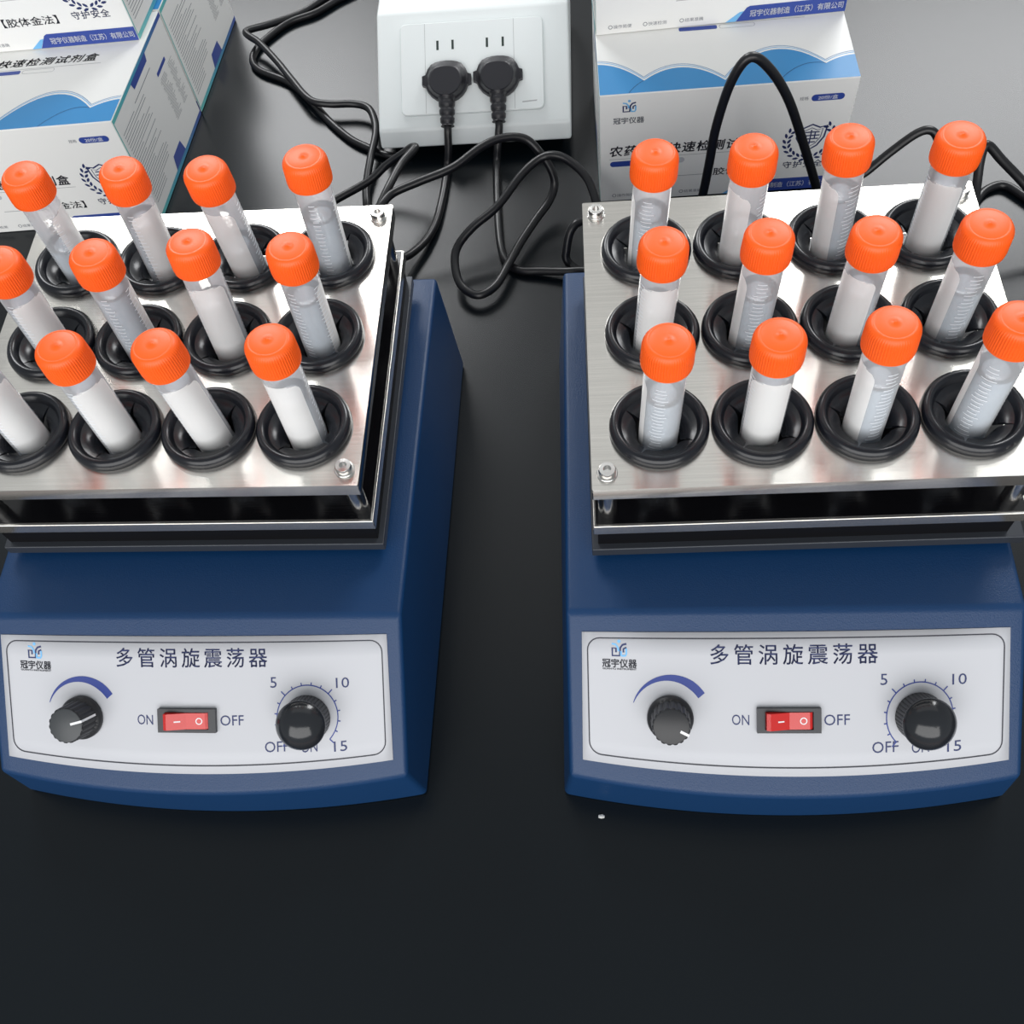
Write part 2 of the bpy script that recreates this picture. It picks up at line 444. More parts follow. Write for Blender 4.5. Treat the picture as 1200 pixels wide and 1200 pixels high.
def dial_mesh():
    nr = 18; n = nr*6
    rb = lambda i, j: (-0.55 if (i % 6) in (0,) else (-.3 if (i % 6) in (1, 5) else 0)) if 5 <= j <= 7 else 0
    prof = [(10.0, 0), (10.4, 0.4), (10.4, 2.2), (9.9, 3.0), (8.9, 3.6), (8.8, 4.0), (8.55, 14.0), (8.35, 14.5), (7.9, 14.7)]
    return autosmooth(MB().lathe(prof, n, rib=rb).mesh('dial_knob'), 40)
def timer_mesh():
    nr = 40; n = nr*4
    rb = lambda i, j: (-0.4 if i % 4 == 0 else 0) if 2 <= j <= 3 else 0
    prof = [(10.6, 0.6), (11.0, 1.0), (11.0, 1.6), (10.7, 12.0), (10.9, 12.2)]
    return autosmooth(MB().lathe(prof, n, rib=rb, cap0=True).mesh('timer_knob'), 40)
MESH = dict(housing=housing_mesh(), panel=panel_mesh(), top=top_plate_mesh(), lower=lower_plate_mesh(), grommet=grommet_mesh(),
            flap=flap_mesh(), screw=screw_mesh(), dial=dial_mesh(), timer=timer_mesh())

def logo_print(parent, mp, cx, cy, s, k=1.0):
    """small figure with raised arms over two stepped blocks"""
    a = Print(); b = Print()
    a.disc(cx, cy+4.1*s, .75*s)
    a.line([(cx-3.3*s, cy+3.0*s), (cx-1.6*s, cy+2.7*s), (cx-.5*s, cy+1.3*s), (cx-.2*s, cy-.4*s)], .8*s)
    a.line([(cx+.9*s, cy-2.4*s), (cx+2.9*s, cy-2.4*s), (cx+3.3*s, cy-1.6*s), (cx+3.3*s, cy+.9*s)], .8*s)
    a.line([(cx+.9*s, cy-2.4*s), (cx+.9*s, cy-.3*s)], .8*s)
    b.line([(cx+3.4*s, cy+3.0*s), (cx+1.6*s, cy+2.5*s), (cx+.6*s, cy+1.2*s), (cx+.2*s, cy-2.4*s), (cx-3.1*s, cy-2.4*s), (cx-3.1*s, cy+1.1*s), (cx-1.4*s, cy+.9*s), (cx-1.4*s, cy-.9*s)], .85*s)
    b.line([(cx+2.0*s, cy-.9*s), (cx+2.0*s, cy+.7*s), (cx+3.4*s, cy+1.3*s)], .8*s)
    a.build('logo_figure', mp, M['ink_sky'], parent, 'light blue logo figure'); b.build('logo_blocks', mp, M['ink_navy'], parent, 'navy logo blocks')

def make_shaker(side):
    (mx, my), ya, (tx, ty), ta = MACH[side]
    root = empty('tube_shaker', (mx, my, 0), (0, 0, rad(ya)))
    if side == 'left':
        tag(root, 'blue multi-tube vortex shaker on the left, its tray cut off by the left photo edge', 'shaker', 'blue tube shakers')
    else:
        tag(root, 'blue multi-tube vortex shaker on the right, in front of the arched black cable', 'shaker', 'blue tube shakers')
    h = link('housing', MESH['housing'].copy(), M['blue'], root); bevel(h, 2.4, 3, 25)
    fp = link('front_panel', MESH['panel'], M['panel'], root, label='white printed control panel')
    mp = lambda x, s: pan(x, s, 0.62)[0]
    # border line
    pts = rrect(-91, 12.7, 91, 65.7, 5.5, 6)
    dense = []
    for a, b in zip(pts, pts[1:]+pts[:1]):
        k = max(1, int(math.hypot(b[0]-a[0], b[1]-a[1])/5))
        dense += [(a[0]+(b[0]-a[0])*i/k, a[1]+(b[1]-a[1])*i/k) for i in range(k)]
    Print().line(dense, 0.55, True).build('border_line', mp, M['ink_dark'], fp)
    Print().text('多管涡旋震荡器', 0.3, 59.1, width=73.0, height=8.3, space=1.34, bold=.006).build('title_lettering', mp, M['ink_navy'], fp, 'navy Chinese title lettering')
    logo_print(fp, mp, -76.8, 60.3, 0.98)
    Print().text('冠宇仪器', -76.7, 54.6, width=15.4, height=3.7, bold=0.025).build('logo_lettering', mp, M['ink_dark'], fp)
    Print().text('GUANYU INSTRUMENT', -76.7, 52.1, width=15.2, height=0.75, bold=.02).build('logo_caption', mp, M['ink_dark'], fp)
    # tapered arc over the left knob
    arc, wd = [], []
    for i in range(25):
        a = rad(160-124*i/24); r = 17.4; arc.append((-54.4+r*math.cos(a), 31.6+r*math.sin(a))); wd.append(0.3+3.4*min(1, i/20))
    Print().line(arc, wd).build('speed_arc', mp, M['ink_blue'], fp, 'blue arc growing thicker to the right')
    Print().text('ON', -23.2, 32.2, height=4.3, width=7.6).build('on_lettering', mp, M['ink_navy'], fp)
    Print().text('OFF', 19.0, 32.2, height=4.4, width=11.2).build('off_lettering', mp, M['ink_navy'], fp)
    # timer scale
    cx, cy, R = 54.9, 32.2, 14.4
    sc = Print().line([(cx+R*math.cos(rad(225-270*i/60)), cy+R*math.sin(rad(225-270*i/60))) for i in range(61)], 0.5)
    for k in range(16):
        a = rad(225-18*k); l = 2.6 if k % 5 == 0 else 1.3
        sc.line([(cx+R*math.cos(a), cy+R*math.sin(a)), (cx+(R+l)*math.cos(a), cy+(R+l)*math.sin(a))], 0.5)
    sc.build('timer_scale', mp, M['ink_blue'], fp, 'blue tick scale around the timer knob')
    for t, x, y, wdt in (('5', 39.4, 48.2, 3.0), ('10', 72.0, 47.0, 6.2), ('OFF', 40.0, 20.2, 11.4), ('ON', 55.3, 19.2, 7.6), ('15', 70.0, 18.4, 6.2)):
        Print().text(t, x, y, height=4.6, width=wdt).build('scale_lettering', mp, M['ink_navy'], fp)
    # knobs, square to the panel
    def seat(o, x, s, spin=0, off=0.5):
        p, n = pan(x, s, off); xx = (pan(x+1, s, off)[0]-p).normalized(); yy = n.cross(xx)
        m = Matrix(((xx.x, yy.x, n.x, p.x*MM), (xx.y, yy.y, n.y, p.y*MM), (xx.z, yy.z, n.z, p.z*MM), (0, 0, 0, 1)))
        o.matrix_local = m @ Matrix.Rotation(rad(spin), 4, 'Z')
    k1 = link('dial_knob', MESH['dial'], M['knob'], root); seat(k1, -54.4, 32, 18 if side == 'left' else -24)
    link('knob_face', autosmooth(MB().lathe([(7.9, 14.0), (7.9, 14.75), (7.6, 14.9), (0.01, 14.9)], 40).mesh('knob_face'), 30), M['knob_top'] if side == 'left' else M['knob'], k1)
    pt = MB()
    if side == 'left':
        pt.box(2.6, 8.45, -.55, .55, 14.3, 15.05); pt.add([(8.35, -.55, 14.8), (8.35, .55, 14.8), (9.15, .55, 4), (9.15, -.55, 4), (8.9, -.55, 4), (8.9, .55, 4)], [(0, 3, 2, 1)])
    else:
        pt.box(4.4, 8.5, -.6, .6, 14.3, 15.05)
    link('pointer_line', pt.mesh('pointer_line'), M['ink_white'], k1, label='white pointer line')
    k2 = link('timer_knob', MESH['timer'], M['knob'], root); seat(k2, 54.9, 32.2)
    dome = [(10.9, 11.6), (11.5, 11.9), (11.55, 12.4)]+[(13.0*math.sin(rad(t)), 12.8-13.0*math.cos(rad(63))+13.0*math.cos(rad(t))-.3) for t in (61, 56, 50, 45, 40, 34, 27, 20, 13, 6, .1)]
    link('knob_cap', autosmooth(MB().lathe(dome, 56).mesh('knob_cap'), 60), M['knob_shiny'], k2, label='shiny domed black knob top')
    # rocker switch
    sw = empty('power_switch'); sw.parent = root; seat(sw, -2.2, 32.5)
    fr = MB(); a, b, c, d_ = 14.0, 5.6, 10.6, 4.1
    for q in ((-a, a, -b, -d_), (-a, a, d_, b), (-a, -c, -d_, d_), (c, a, -d_, d_)): fr.box(q[0], q[1], q[2], q[3], 0, 2.2)
    fr.box(-c, c, -d_, d_, 0, 0.3)
    link('switch_frame', fr.mesh('switch_frame'), M['switch'], sw)
    prof = [(-10.2, 0.3), (-10.2, 4.6), (-8.6, 5.4), (0.0, 2.6), (9.0, 2.3), (10.2, 1.6), (10.2, 0.3)]
    v = [(x, y, z) for y in (-3.8, 3.8) for x, z in prof]; n = len(prof)
    f = [tuple(range(n)), tuple(range(2*n-1, n-1, -1))]+[(i, n+i, n+(i+1) % n, (i+1) % n) for i in range(n)]
    rk = link('rocker', mesh('rocker', v, f), M['rocker'], sw, label='red translucent rocker')
    bm = bmesh.new(); bm.from_mesh(rk.data); bmesh.ops.recalc_face_normals(bm, faces=bm.faces[:]); bm.to_mesh(rk.data); bm.free()
    hz = lambda x: (5.4-(x+8.6)*2.8/8.6 if x < 0 else 2.6-.3*x/9)+.08
    Print().rect(-5.2, -.3, -2.4, .3).build('dash_mark', lambda x, y: (x, y, hz(x)), M['ink_white'], sw)
    Print().line([(6.2+1.4*math.cos(2*math.pi*i/20), 1.4*math.sin(2*math.pi*i/20)) for i in range(20)], .45, True).build('ring_mark', lambda x, y: (x, y, hz(x)), M['ink_white'], sw)
    # tray
    tr = (tx, ty); rt = (0, 0, rad(ta)); ct, st = math.cos(rad(ta)), math.sin(rad(ta))
    T = lambda x, y, z: (tx+x*ct-y*st, ty+x*st+y*ct, z)
    b1 = link('base_plate', MB().box(-93.4, 93.4 if side == 'left' else 97.6, -82.6, 82.6, -6, 0).mesh('base_plate'), M['blackplate'], root, T(0, 0, Z3), rt, 'dark anodised base plate'); bevel(b1, .6, 2)
    link('drive_hub', autosmooth(MB().lathe([(40, HP-1), (40, Z3-6)], 40, cap0=True, cap1=True).mesh('drive_hub')), M['foam'], root, T(0, 0, 0))
    link('damper_block', MB().box(-90.5, 90.5, -79.5, 79.5, 0, Z2-1.7-Z3).mesh('damper_block'), M['foam'], root, T(0, 0, Z3), rt, 'black block between the two lower plates')
    lp = link('lower_plate', MESH['lower'].copy(), M['steel'], root, T(0, 0, Z2), rt); bevel(lp, .5, 2)
    tp = link('top_plate', MESH['top'].copy(), M['steel'], root, T(0, 0, Z1), rt, 'brushed steel plate with twelve round holes'); bevel(tp, .55, 2, 40)
    link('plate_mat', MB().box(-W/2+1.2, W/2-1.2, -D/2+1.2, D/2-1.2, .02, .5).mesh('plate_mat'), M['mat'], root, T(0, 0, Z2), rt, 'glossy black mat on the lower plate')
    for sx in (-1, 1):
        for sy in (-1, 1):
            link('screw', MESH['screw'], M['screw'], tp, (sx*(W/2-6.5), sy*(D/2-8), 0), (0, 0, random.random()*3))
            link('post', autosmooth(MB().lathe([(4.0, 0), (4.0, Z1-Z2-1.6)], 20, cap0=True, cap1=True).mesh('post')), M['screw'], root, T(sx*(W/2-6.5), sy*(D/2-8), Z2), label='steel spacer post')
    holes = {}
    for r in (1, 2, 3):
        for c in (1, 2, 3, 4):
            hx, hy = (c-2.5)*S+GOX, (2-r)*SY+GOY
            g = link('grommet', MESH['grommet'], M['rubber'], root, T(hx, hy, Z1), (0, 0, rad(ta+60+random.uniform(-14, 14))), 'black rubber grommet ring')
            for k in range(4): link('flap', MESH['flap'], M['rubber'], g, None, (0, 0, rad(45+90*k)))
            cy, sy_ = math.cos(rad(ya)), math.sin(rad(ya)); p = T(hx, hy, Z1)
            holes[(r, c)] = (mx+p[0]*cy-p[1]*sy_, my+p[0]*sy_+p[1]*cy)
    return root, holes

# ------------------------------------------------------------------ tubes (z = 0 at the lower plate, top plate at HT)
HT = Z1-Z2; LT = HT+60
def cap_mesh():
    nr = 60; n = nr*4
    prof = [(9.6, LT-14.0), (10.2, LT-13.8), (10.25, LT-12.6), (10.2, LT-12.2), (10.0, LT-4.4), (9.8, LT-3.2), (9.3, LT-2.0), (8.5, LT-1.1), (7.7, LT-0.7),
            (7.45, LT-0.85), (7.2, LT-0.75), (3.0, LT-0.55), (0.9, LT-0.55), (0.6, LT-0.25), (0.3, LT-0.12), (0.02, LT-0.1)]
    rb = lambda i, j: (0.16*(1 if i % 4 in (0, 1) else -1)) if 3 <= j <= 5 else 0
    return autosmooth(MB().lathe(prof, n, rib=rb).mesh('cap'), 60)
def tubebody_mesh():
    return autosmooth(MB().lathe([(0.5, 0.3), (2.0, 0.4), (3.4, 3), (7.6, 13), (8.2, 16), (8.35, 20), (8.4, LT-14.0), (8.4, LT-6)], 40).mesh('tube_body'), 60)
def liquid_mesh(level):
    t = HT+level
    return autosmooth(MB().lathe([(0.3, 1.2), (2.6, 3.6), (7.0, 13.4), (7.6, 16.5), (7.75, 20), (7.8, t), (7.3, t-.55), (6.0, t-1.0), (3, t-1.2), (0.02, t-1.2)], 32).mesh('liquid'), 50)
def patch_mesh():
    z0, z1, R, hw = 20.0, HT+39.0, 8.52, 64; n, m = 20, 26; v = []; f = []
    for j in range(m+1):
        z = z0+(z1-z0)*(j/m)
        d = max(0, z-(z1-6)); k = math.sqrt(max(0, 36-d*d))/6
        h = hw-(1-k)*40
        for i in range(n+1):
            a = rad(-h+2*h*i/n); v.append((R*math.cos(a), R*math.sin(a), z))
    for j in range(m):
        for i in range(n):
            a = j*(n+1)+i; f.append((a, a+1, a+n+2, a+n+1))
    return mesh('writing_patch', v, f, True)
def marks_mesh():
    mb = MB(); R = 8.6
    for off, ln in ((106, 1.0), (-58, 0.7), (-140, 0.7)):
        for k in range(19):
            z = HT-4+k*2.35; l = (44 if k % 5 == 0 else (34 if k % 2 else 27))*ln; n = 6; v = []
            for dz in (-.24, .24):
                for i in range(n+1):
                    a = rad(off-l/2+l*i/n); v.append((R*math.cos(a), R*math.sin(a), z+dz))
            mb.add(v, [(i, i+1, n+1+i+1, n+1+i) for i in range(n)])
    return mb.mesh('graduation_marks')
TM = dict(cap=cap_mesh(), body=tubebody_mesh(), patch=patch_mesh(), marks=marks_mesh(),
          men=autosmooth(MB().lathe([(7.6, -.75), (7.95, -.3), (8.1, .25), (7.95, .3), (7.2, -.45), (5.5, -1.0), (5.3, -1.1), (7.6, -.75)], 32).mesh('meniscus'), 60)); LQ = {}
# (row, column): lean of the cap in mm over the plate (x, y), liquid level, azimuth of the white patch (0 faces the viewer, + turns to the viewer's right)
TUBES = {'left': {(1, 1): (1.4, -.8, 16, 62), (1, 2): (4.1, -.4, 30, 22), (1, 3): (.2, -2.8, 12, -42), (1, 4): (1.4, 2.1, 27, 118),
                  (2, 1): (5.0, -2.5, 35, 8), (2, 2): (3.0, -.1, 37, 100), (2, 3): (1.4, 4.4, 26, -18), (2, 4): (2.2, -.7, 30, 96),
                  (3, 1): (2.0, .5, 33, 5), (3, 2): (1.5, .5, 36, 2), (3, 3): (-2.2, .1, 36, -8), (3, 4): (1.1, .7, 24, -34)},
         'right': {(1, 1): (2.3, -1.5, 25, -118), (1, 2): (.5, -2.0, 14, -48), (1, 3): (-3.0, .8, 30, -62), (1, 4): (-1.6, -2.4, 36, 0),
                   (2, 1): (2.8, -2.2, 22, 4), (2, 2): (1.2, -.7, 26, -98), (2, 3): (-.7, -2.7, 28, -20), (2, 4): (-1.7, -2.3, 25, -76),
                   (3, 1): (1.3, -1.7, 26, -114), (3, 2): (-.8, -1.7, 35, 6), (3, 3): (-2.1, 1.8, 28, -66), (3, 4): (.1, 1.2, 30, -110)}}
ORD = ['leftmost', 'second from the left', 'third from the left', 'rightmost']
ROW = {1: 'back', 2: 'middle', 3: 'front'}
def make_tube(side, r, c, hole):
    lx, ly, lev, az = TUBES[side][(r, c)]
    base = Vector((hole[0]-lx*HT/60*0.6, hole[1]-ly*HT/60*0.6, Z2+0.6))
    top = Vector((hole[0]+lx, hole[1]+ly, Z1+60)); d = (top-base).normalized()
    view = math.degrees(math.atan2(CAM.y-base.y, CAM.x-base.x))
    root = empty('centrifuge_tube', base, d.to_track_quat('Z', 'Y').to_euler())
    tag(root, '%s orange-capped tube in the %s row of the %s shaker' % (ORD[c-1], ROW[r], side), 'tube', 'orange-capped tubes in the shakers')
    rz = rad(view+az) - math.atan2(0, 1)
    q = d.to_track_quat('Z', 'Y'); x = q @ Vector((1, 0, 0)); rz -= math.atan2(x.y, x.x)
    link('tube_body', TM['body'], M['tube'], root)
    cp = link('cap', TM['cap'], M['cap'], root, None, (0, 0, random.random()*6), 'orange ribbed screw cap')
    if lev not in LQ: LQ[lev] = liquid_mesh(lev)
    link('liquid', LQ[lev], M['liquid'], root, label='cloudy pale liquid')
    link('meniscus', TM['men'], M['men'], root, (0, 0, HT+lev))
    link('writing_patch', TM['patch'], M['patch'], root, None, (0, 0, rz), 'white writing patch')
    link('graduation_marks', TM['marks'], M['grad'], root, None, (0, 0, rz))
    return root
for side in ('left', 'right'):
    root, holes = make_shaker(side)
    for (r, c), hxy in holes.items(): make_tube(side, r, c, hxy)

# ------------------------------------------------------------------ cartons
BW, BD, BH = 157.0, 111.5, 86.0
def parab(p, q, r, n=14):
    """three-point curve p -> q (peak) -> r"""
    out = []
    for i in range(n+1):
        x = p[0]+(r[0]-p[0])*i/n
        L0 = (x-q[0])*(x-r[0])/((p[0]-q[0])*(p[0]-r[0])); L1 = (x-p[0])*(x-r[0])/((q[0]-p[0])*(q[0]-r[0])); L2 = (x-p[0])*(x-q[0])/((r[0]-p[0])*(r[0]-q[0]))
        out.append((x, p[1]*L0+q[1]*L1+r[1]*L2))
    return out
def make_box(o, u, v, label, front=True, top=True, right=False, left=False):
    u, v = Vector(u), Vector(v); wv = Vector((0, 0, 1))
    root = empty('test_kit_box', o); tag(root, label, 'box', 'white test kit cartons')
    P = lambda a, b, c: u*a+v*b+wv*c
    vs = [P(a, b, c) for c in (0.2, BH) for b in (0, BD) for a in (0, BW)]
    cb = link('carton', mesh('carton', vs, [(0, 2, 3, 1), (4, 5, 7, 6), (0, 1, 5, 4), (2, 6, 7, 3), (0, 4, 6, 2), (1, 3, 7, 5)]), M['paper'], root); bevel(cb, .7, 2)
    E_ = 0.12
    if front:
        mp = lambda a, h: P(a, -E_, h); mp2 = lambda a, h: P(a, -2*E_, h)
        logo_print(root, mp, 18.4, 76.0, 1.2)
        Print().text('冠宇仪器', 18.2, 66.5, width=19.2, height=4.6, bold=.025).build('logo_lettering', mp, M['ink_grey'], root)
        Print().text('农药残留快速检测试剂盒', 57.3, 42.6, width=102, height=8.2, bold=.022, shear=.12, space=1.12).build('title_lettering', mp, M['ink_dark'], root, 'black italic product title')
        Print().line([(6, 36.2), (110, 36.2)], .35).build('title_rule', mp, M['ink_pale'], root)
        Print().pill(6.5, 30, 30, 34.4).build('pill_print', mp, M['ribbon'], root)
        Print().pill(31, 30, 55, 34.4).build('pale_pill_print', mp, M['panel'], root)
        Print().text('【胶体金法】', 90.5, 20.5, width=38, height=6.2, bold=.012).build('method_lettering', mp, M['ink_dark'], root)
        Print().line([(50, 19), (68, 19)], .5).build('dash_rule', mp, M['ink_pale'], root)
        # emblem: wreath around a shield
        em = Print(); ex, ey = 134.0, 42.0
        for sg in (-1, 1):
            for i in range(9):
                a = rad(-80+16.0*i); x, y = ex+sg*14.5*math.cos(a), ey-1+14.5*math.sin(a)
                for q in (-1, 1):
                    dx, dy = sg*math.cos(a)*q*1.5, math.sin(a)*q*1.5
                    t = math.atan2(math.cos(a), -sg*math.sin(a)); t += q*0.55*(-sg)
                    em.leaf(x+dx, y+dy, 4.2, 1.8, t)
        sh = [(-9.4, 9), (-5, 7.6), (0, 10.2), (5, 7.6), (9.4, 9), (8.6, 0), (5, -6.5), (0, -10), (-5, -6.5), (-8.6, 0)]
        em.line([(ex+a, ey+1+b) for a, b in sh], 1.1, True)
        em.line([(ex+a*.74, ey+1+b*.74) for a, b in sh], .5, True)
        for yy, hw in ((4.2, 5.2), (1.6, 5.6), (-1.0, 5.0), (-3.6, 3.6)): em.line([(ex-hw, ey+1+yy), (ex+hw, ey+1+yy)], .9)
        for xx, a, b in ((-2.6, -3.6, 1.6), (0, -5.5, 6.0), (2.6, -1, 4.2)): em.line([(ex+xx, ey+1+a), (ex+xx, ey+1+b)], .8)
        em.build('emblem_print', mp, M['ink_navy'], root, 'navy laurel wreath and shield emblem')
        Print().text('守护安全', 132.5, 21.8, width=25.5, height=5.6, bold=.012, space=1.1).build('motto_lettering', mp, M['ink_navy'], root)
        Print().text('规格', 125.4, 73.2, width=5.4, height=2.6).build('spec_lettering', mp, M['ink_grey'], root)
        pl = Print().pill(129.8, 70.8, 149.8, 75.6).build('spec_pill', mp, M['ribbon'], root)
        Print().text('20份/盒', 139.8, 73.2, width=12, height=3.0).build('lettering', mp2, M['ink_white'], pl)
        rb = Print().poly([(88.5, 0.6), (94.5, 9.6), (96.5, 10.6), (BW-.3, 10.6), (BW-.3, 0.6)]).build('ribbon_print', mp, M['ribbon'], root, 'dark blue ribbon along the bottom')
        Print().poly([(82, 0.6), (88.3, 0.6), (93, 7.4), (90.5, 7.0)]).build('ribbon_tail', mp, M['ink_sky'], root)
        Print().text('冠宇仪器制造（江苏）有限公司', 126, 5.4, width=58, height=4.6, bold=.014).build('lettering', mp2, M['ink_white'], rb)
        for x, s in ((15.5, '操作简便'), (37.5, '快速检测'), (60.5, '结果准确')):
            Print().text(s, x+1.5, 5.2, width=11.5, height=2.6).build('slogan_lettering', mp, M['ink_grey'], root)
            Print().line([(x-6.2+1.2*math.cos(2*math.pi*i/14), 5.2+1.2*math.sin(2*math.pi*i/14)) for i in range(14)], .4, True).build('bullet_print', mp, M['ink_grey'], root)
    if top:
        mt = lambda a, b: P(a, b, BH+E_); mt2 = lambda a, b: P(a, b, BH+2*E_)
        seg = [parab((.3, 29), (14, 24), (28, 11)), parab((28, 11), (54, 20.5), (77, 6)), parab((77, 6), (112, 31), (138.5, 14.6)), parab((138.5, 14.6), (150, 20), (BW-.3, 21))]
        crest = seg[0]+seg[1][1:]+seg[2][1:]+seg[3][1:]
        wv_ = Print()
        for (x0, y0), (x1, y1) in zip(crest, crest[1:]): wv_.poly([(x0, .4), (x1, .4), (x1, y1), (x0, y0)])
        wv_.build('wave_print', mt, M['wave'], root, 'blue rolling wave print')
        for off, wd, m_ in ((1.9, .5, 'ink_sky'), (3.3, .5, 'wave_line')):
            ln = Print()
            for s_ in seg: ln.line([(x, y+off) for x, y in s_], wd)
            ln.build('wave_line_print', mt, M[m_], root)
        for q in (((108, .6), (118, 11), (138.5, 14.6)), ((18, .6), (22, 6), (28, 11))):
            Print().line(parab(*q), .3).build('wave_curl_print', mt2, M['ink_navy'], root)
        Print().text('农药残留快速检测试剂盒', 73, 66.8, width=111, height=7.6, bold=.018, shear=.25, space=1.12).build('title_lettering', mt, M['ink_dark'], root)
        Print().line([(16, 60), (132, 60)], .35).build('title_rule', mt, M['ink_pale'], root)
        Print().pill(53, 55.2, 77, 58.8, 1.0).build('pill_print', mt, M['ribbon'], root)
        Print().line(rrect(78.5, 55.2, 100.5, 58.8, 1.5), .3, True).build('pill_outline', mt, M['ink_pale'], root)
    for on, a in ((right, BW+E_), (left, -E_)):
        if not on: continue
        sg = 1 if a > 0 else -1
        def mk(pr, nm, m_, lab=None):
            if sg < 0: pr.f = [t[::-1] for t in pr.f]
            return pr.build(nm, lambda d, h: P(a, d, h), M[m_], root, lab)
        mk(Print().rect(.3, BH-3.6, BD-.3, BH-.6), 'edge_strip', 'edge', 'teal and blue strip along the top edge')
        mk(Print().rect(.3, .6, BD-.3, 4.0), 'edge_strip', 'edge', 'teal and blue strip along the bottom edge')
        mk(Print().rect(.2, 4, 1.1, BH-3.4), 'edge_strip', 'edge')
        mk(Print().poly([(39, BH-3), (72, BH-3), (70, BH-8.5), (41, BH-8.5)]), 'heading_tab', 'ribbon')
        mk(Print().pill(75, 60.6, 94, 63.4, .6), 'heading_bar', 'ribbon')
        mk(Print().poly([(46, 3.6), (49, 14), (66, 14), (69, 3.6)]), 'heading_tab', 'ribbon')
        tx = Print(); h = 72.0
        tx.rect(34, 71.8, 70, 72.4)
        rnd = random.Random(3)
        while h > 12:
            tx.rect(5, h-2.2, 5+rnd.choice((18, 24, 34, 40, 44)), h-1.7); h -= 2.5
        mk(tx, 'small_print', 'ink_grey', 'dense lines of small grey text')
        tx = Print(); h = 57
        while h > 24:
            a0 = 75+rnd.random()*2; tx.rect(a0, h-.5, a0+rnd.uniform(5, 14), h); a0 = 93+rnd.random()*2; tx.rect(a0, h-.5, a0+rnd.uniform(4, 11), h); h -= 1.25
        mk(tx, 'small_print', 'ink_pale')
    return root
uL = (math.cos(rad(2.1)), math.sin(rad(2.1)), 0); vL = (math.sin(rad(4.6)), math.cos(rad(4.6)), 0)
def FR(x, y, z, u): return (x-BW*u[0], y-BW*u[1], z)
make_box(FR(-275.6, 406.4, 0, uL), uL, vL, 'white carton standing on the bench behind the left shaker, nearest of its stack', right=True)
make_box(FR(-275.6+vL[0]*113, 406.4+vL[1]*113, 0, uL), uL, vL, 'white carton on the bench behind the left stack\'s front carton, only its side text showing', right=True)
make_box(FR(-272.8, 485.8, 86.3, uL), uL, vL, 'white carton lying on top of the left stack', right=True)
yw = rad(1.4); make_box((35.4, 403.2, 0), (math.cos(yw), math.sin(yw), 0), (-math.sin(yw), math.cos(yw), 0), 'white carton with blue waves on the bench behind the right shaker', left=True)
yw = rad(3.2); make_box((34.4, 460, 86.3), (math.cos(yw), math.sin(yw), 0), (-math.sin(yw), math.cos(yw), 0), 'white carton lying on top of the carton behind the right shaker', left=True)

# ------------------------------------------------------------------ bench socket
so = empty('bench_socket', (-51.5, 455, 0)); tag(so, 'white sloped bench socket box holding two black plugs', 'socket')
e_ = Vector((0, 73, 40)).normalized(); n_ = Vector((0, -40, 73)).normalized(); F0 = Vector((0, 5, 22))
prof = [(0, 10), (5, 22), (78, 62), (150, 62), (150, 10)]
v = [(x, y, z) for x in (-68, 68) for y, z in prof]
f = [(0, 1, 2, 3, 4)[::-1], (5, 6, 7, 8, 9), *[(i, (i+1) % 5, 5+(i+1) % 5, 5+i) for i in range(5)]]
me = mesh('socket_housing', v, f); bm = bmesh.new(); bm.from_mesh(me); bmesh.ops.recalc_face_normals(bm, faces=bm.faces[:]); bm.to_mesh(me); bm.free()
bevel(link('socket_housing', me, M['socket'], so), 2.0, 3, 15)
link('plinth', MB().box(-62, 62, 14, 146, 0.2, 10).mesh('plinth'), M['foam'], so, label='recessed plinth, black for the shade under the socket')  # added base, its black stands in for the shade below the sloped face
def face(x, s, h=0): return F0+Vector((x+51.5, 0, 0))+e_*s+n_*h
def slab(name, pts, h0, h1, m_, parent, lab=None, bv=0):
    n = len(pts); vs = [face(x, s, h0) for x, s in pts]+[face(x, s, h1) for x, s in pts]
    fs = [tuple(range(n-1, -1, -1)), tuple(range(n, 2*n))]+[(i, (i+1) % n, n+(i+1) % n, n+i) for i in range(n)]
    o = link(name, mesh(name, vs, fs), M[m_], parent, label=lab)
    if bv: bevel(o, bv, 2)
    return o
sp = slab('socket_plate', rrect(-102.3, 8.8, -1.8, 73.6, 4, 5), 0, 3.0, 'socket_in', so, None, .8)
for i, x in enumerate((-75.8, -65.1, -40.9, -29.8)):
    slab('slot', [(x-.8, 53.8), (x+.8, 53.8), (x+.8, 60.4), (x-.8, 60.4)], 2.9, 3.12, 'slot', sp)
for x in (-84.7, -22.2):
    slab('seam', [(x-.15, 9.5), (x+.15, 9.5), (x+.15, 72.8), (x-.15, 72.8)], 2.9, 3.06, 'ink_pale', sp)
slab('printed_mark', [(-17, 13.6), (-7, 14.2), (-6.6, 15), (-17, 14.4)], 2.9, 3.1, 'ink_pale', sp)

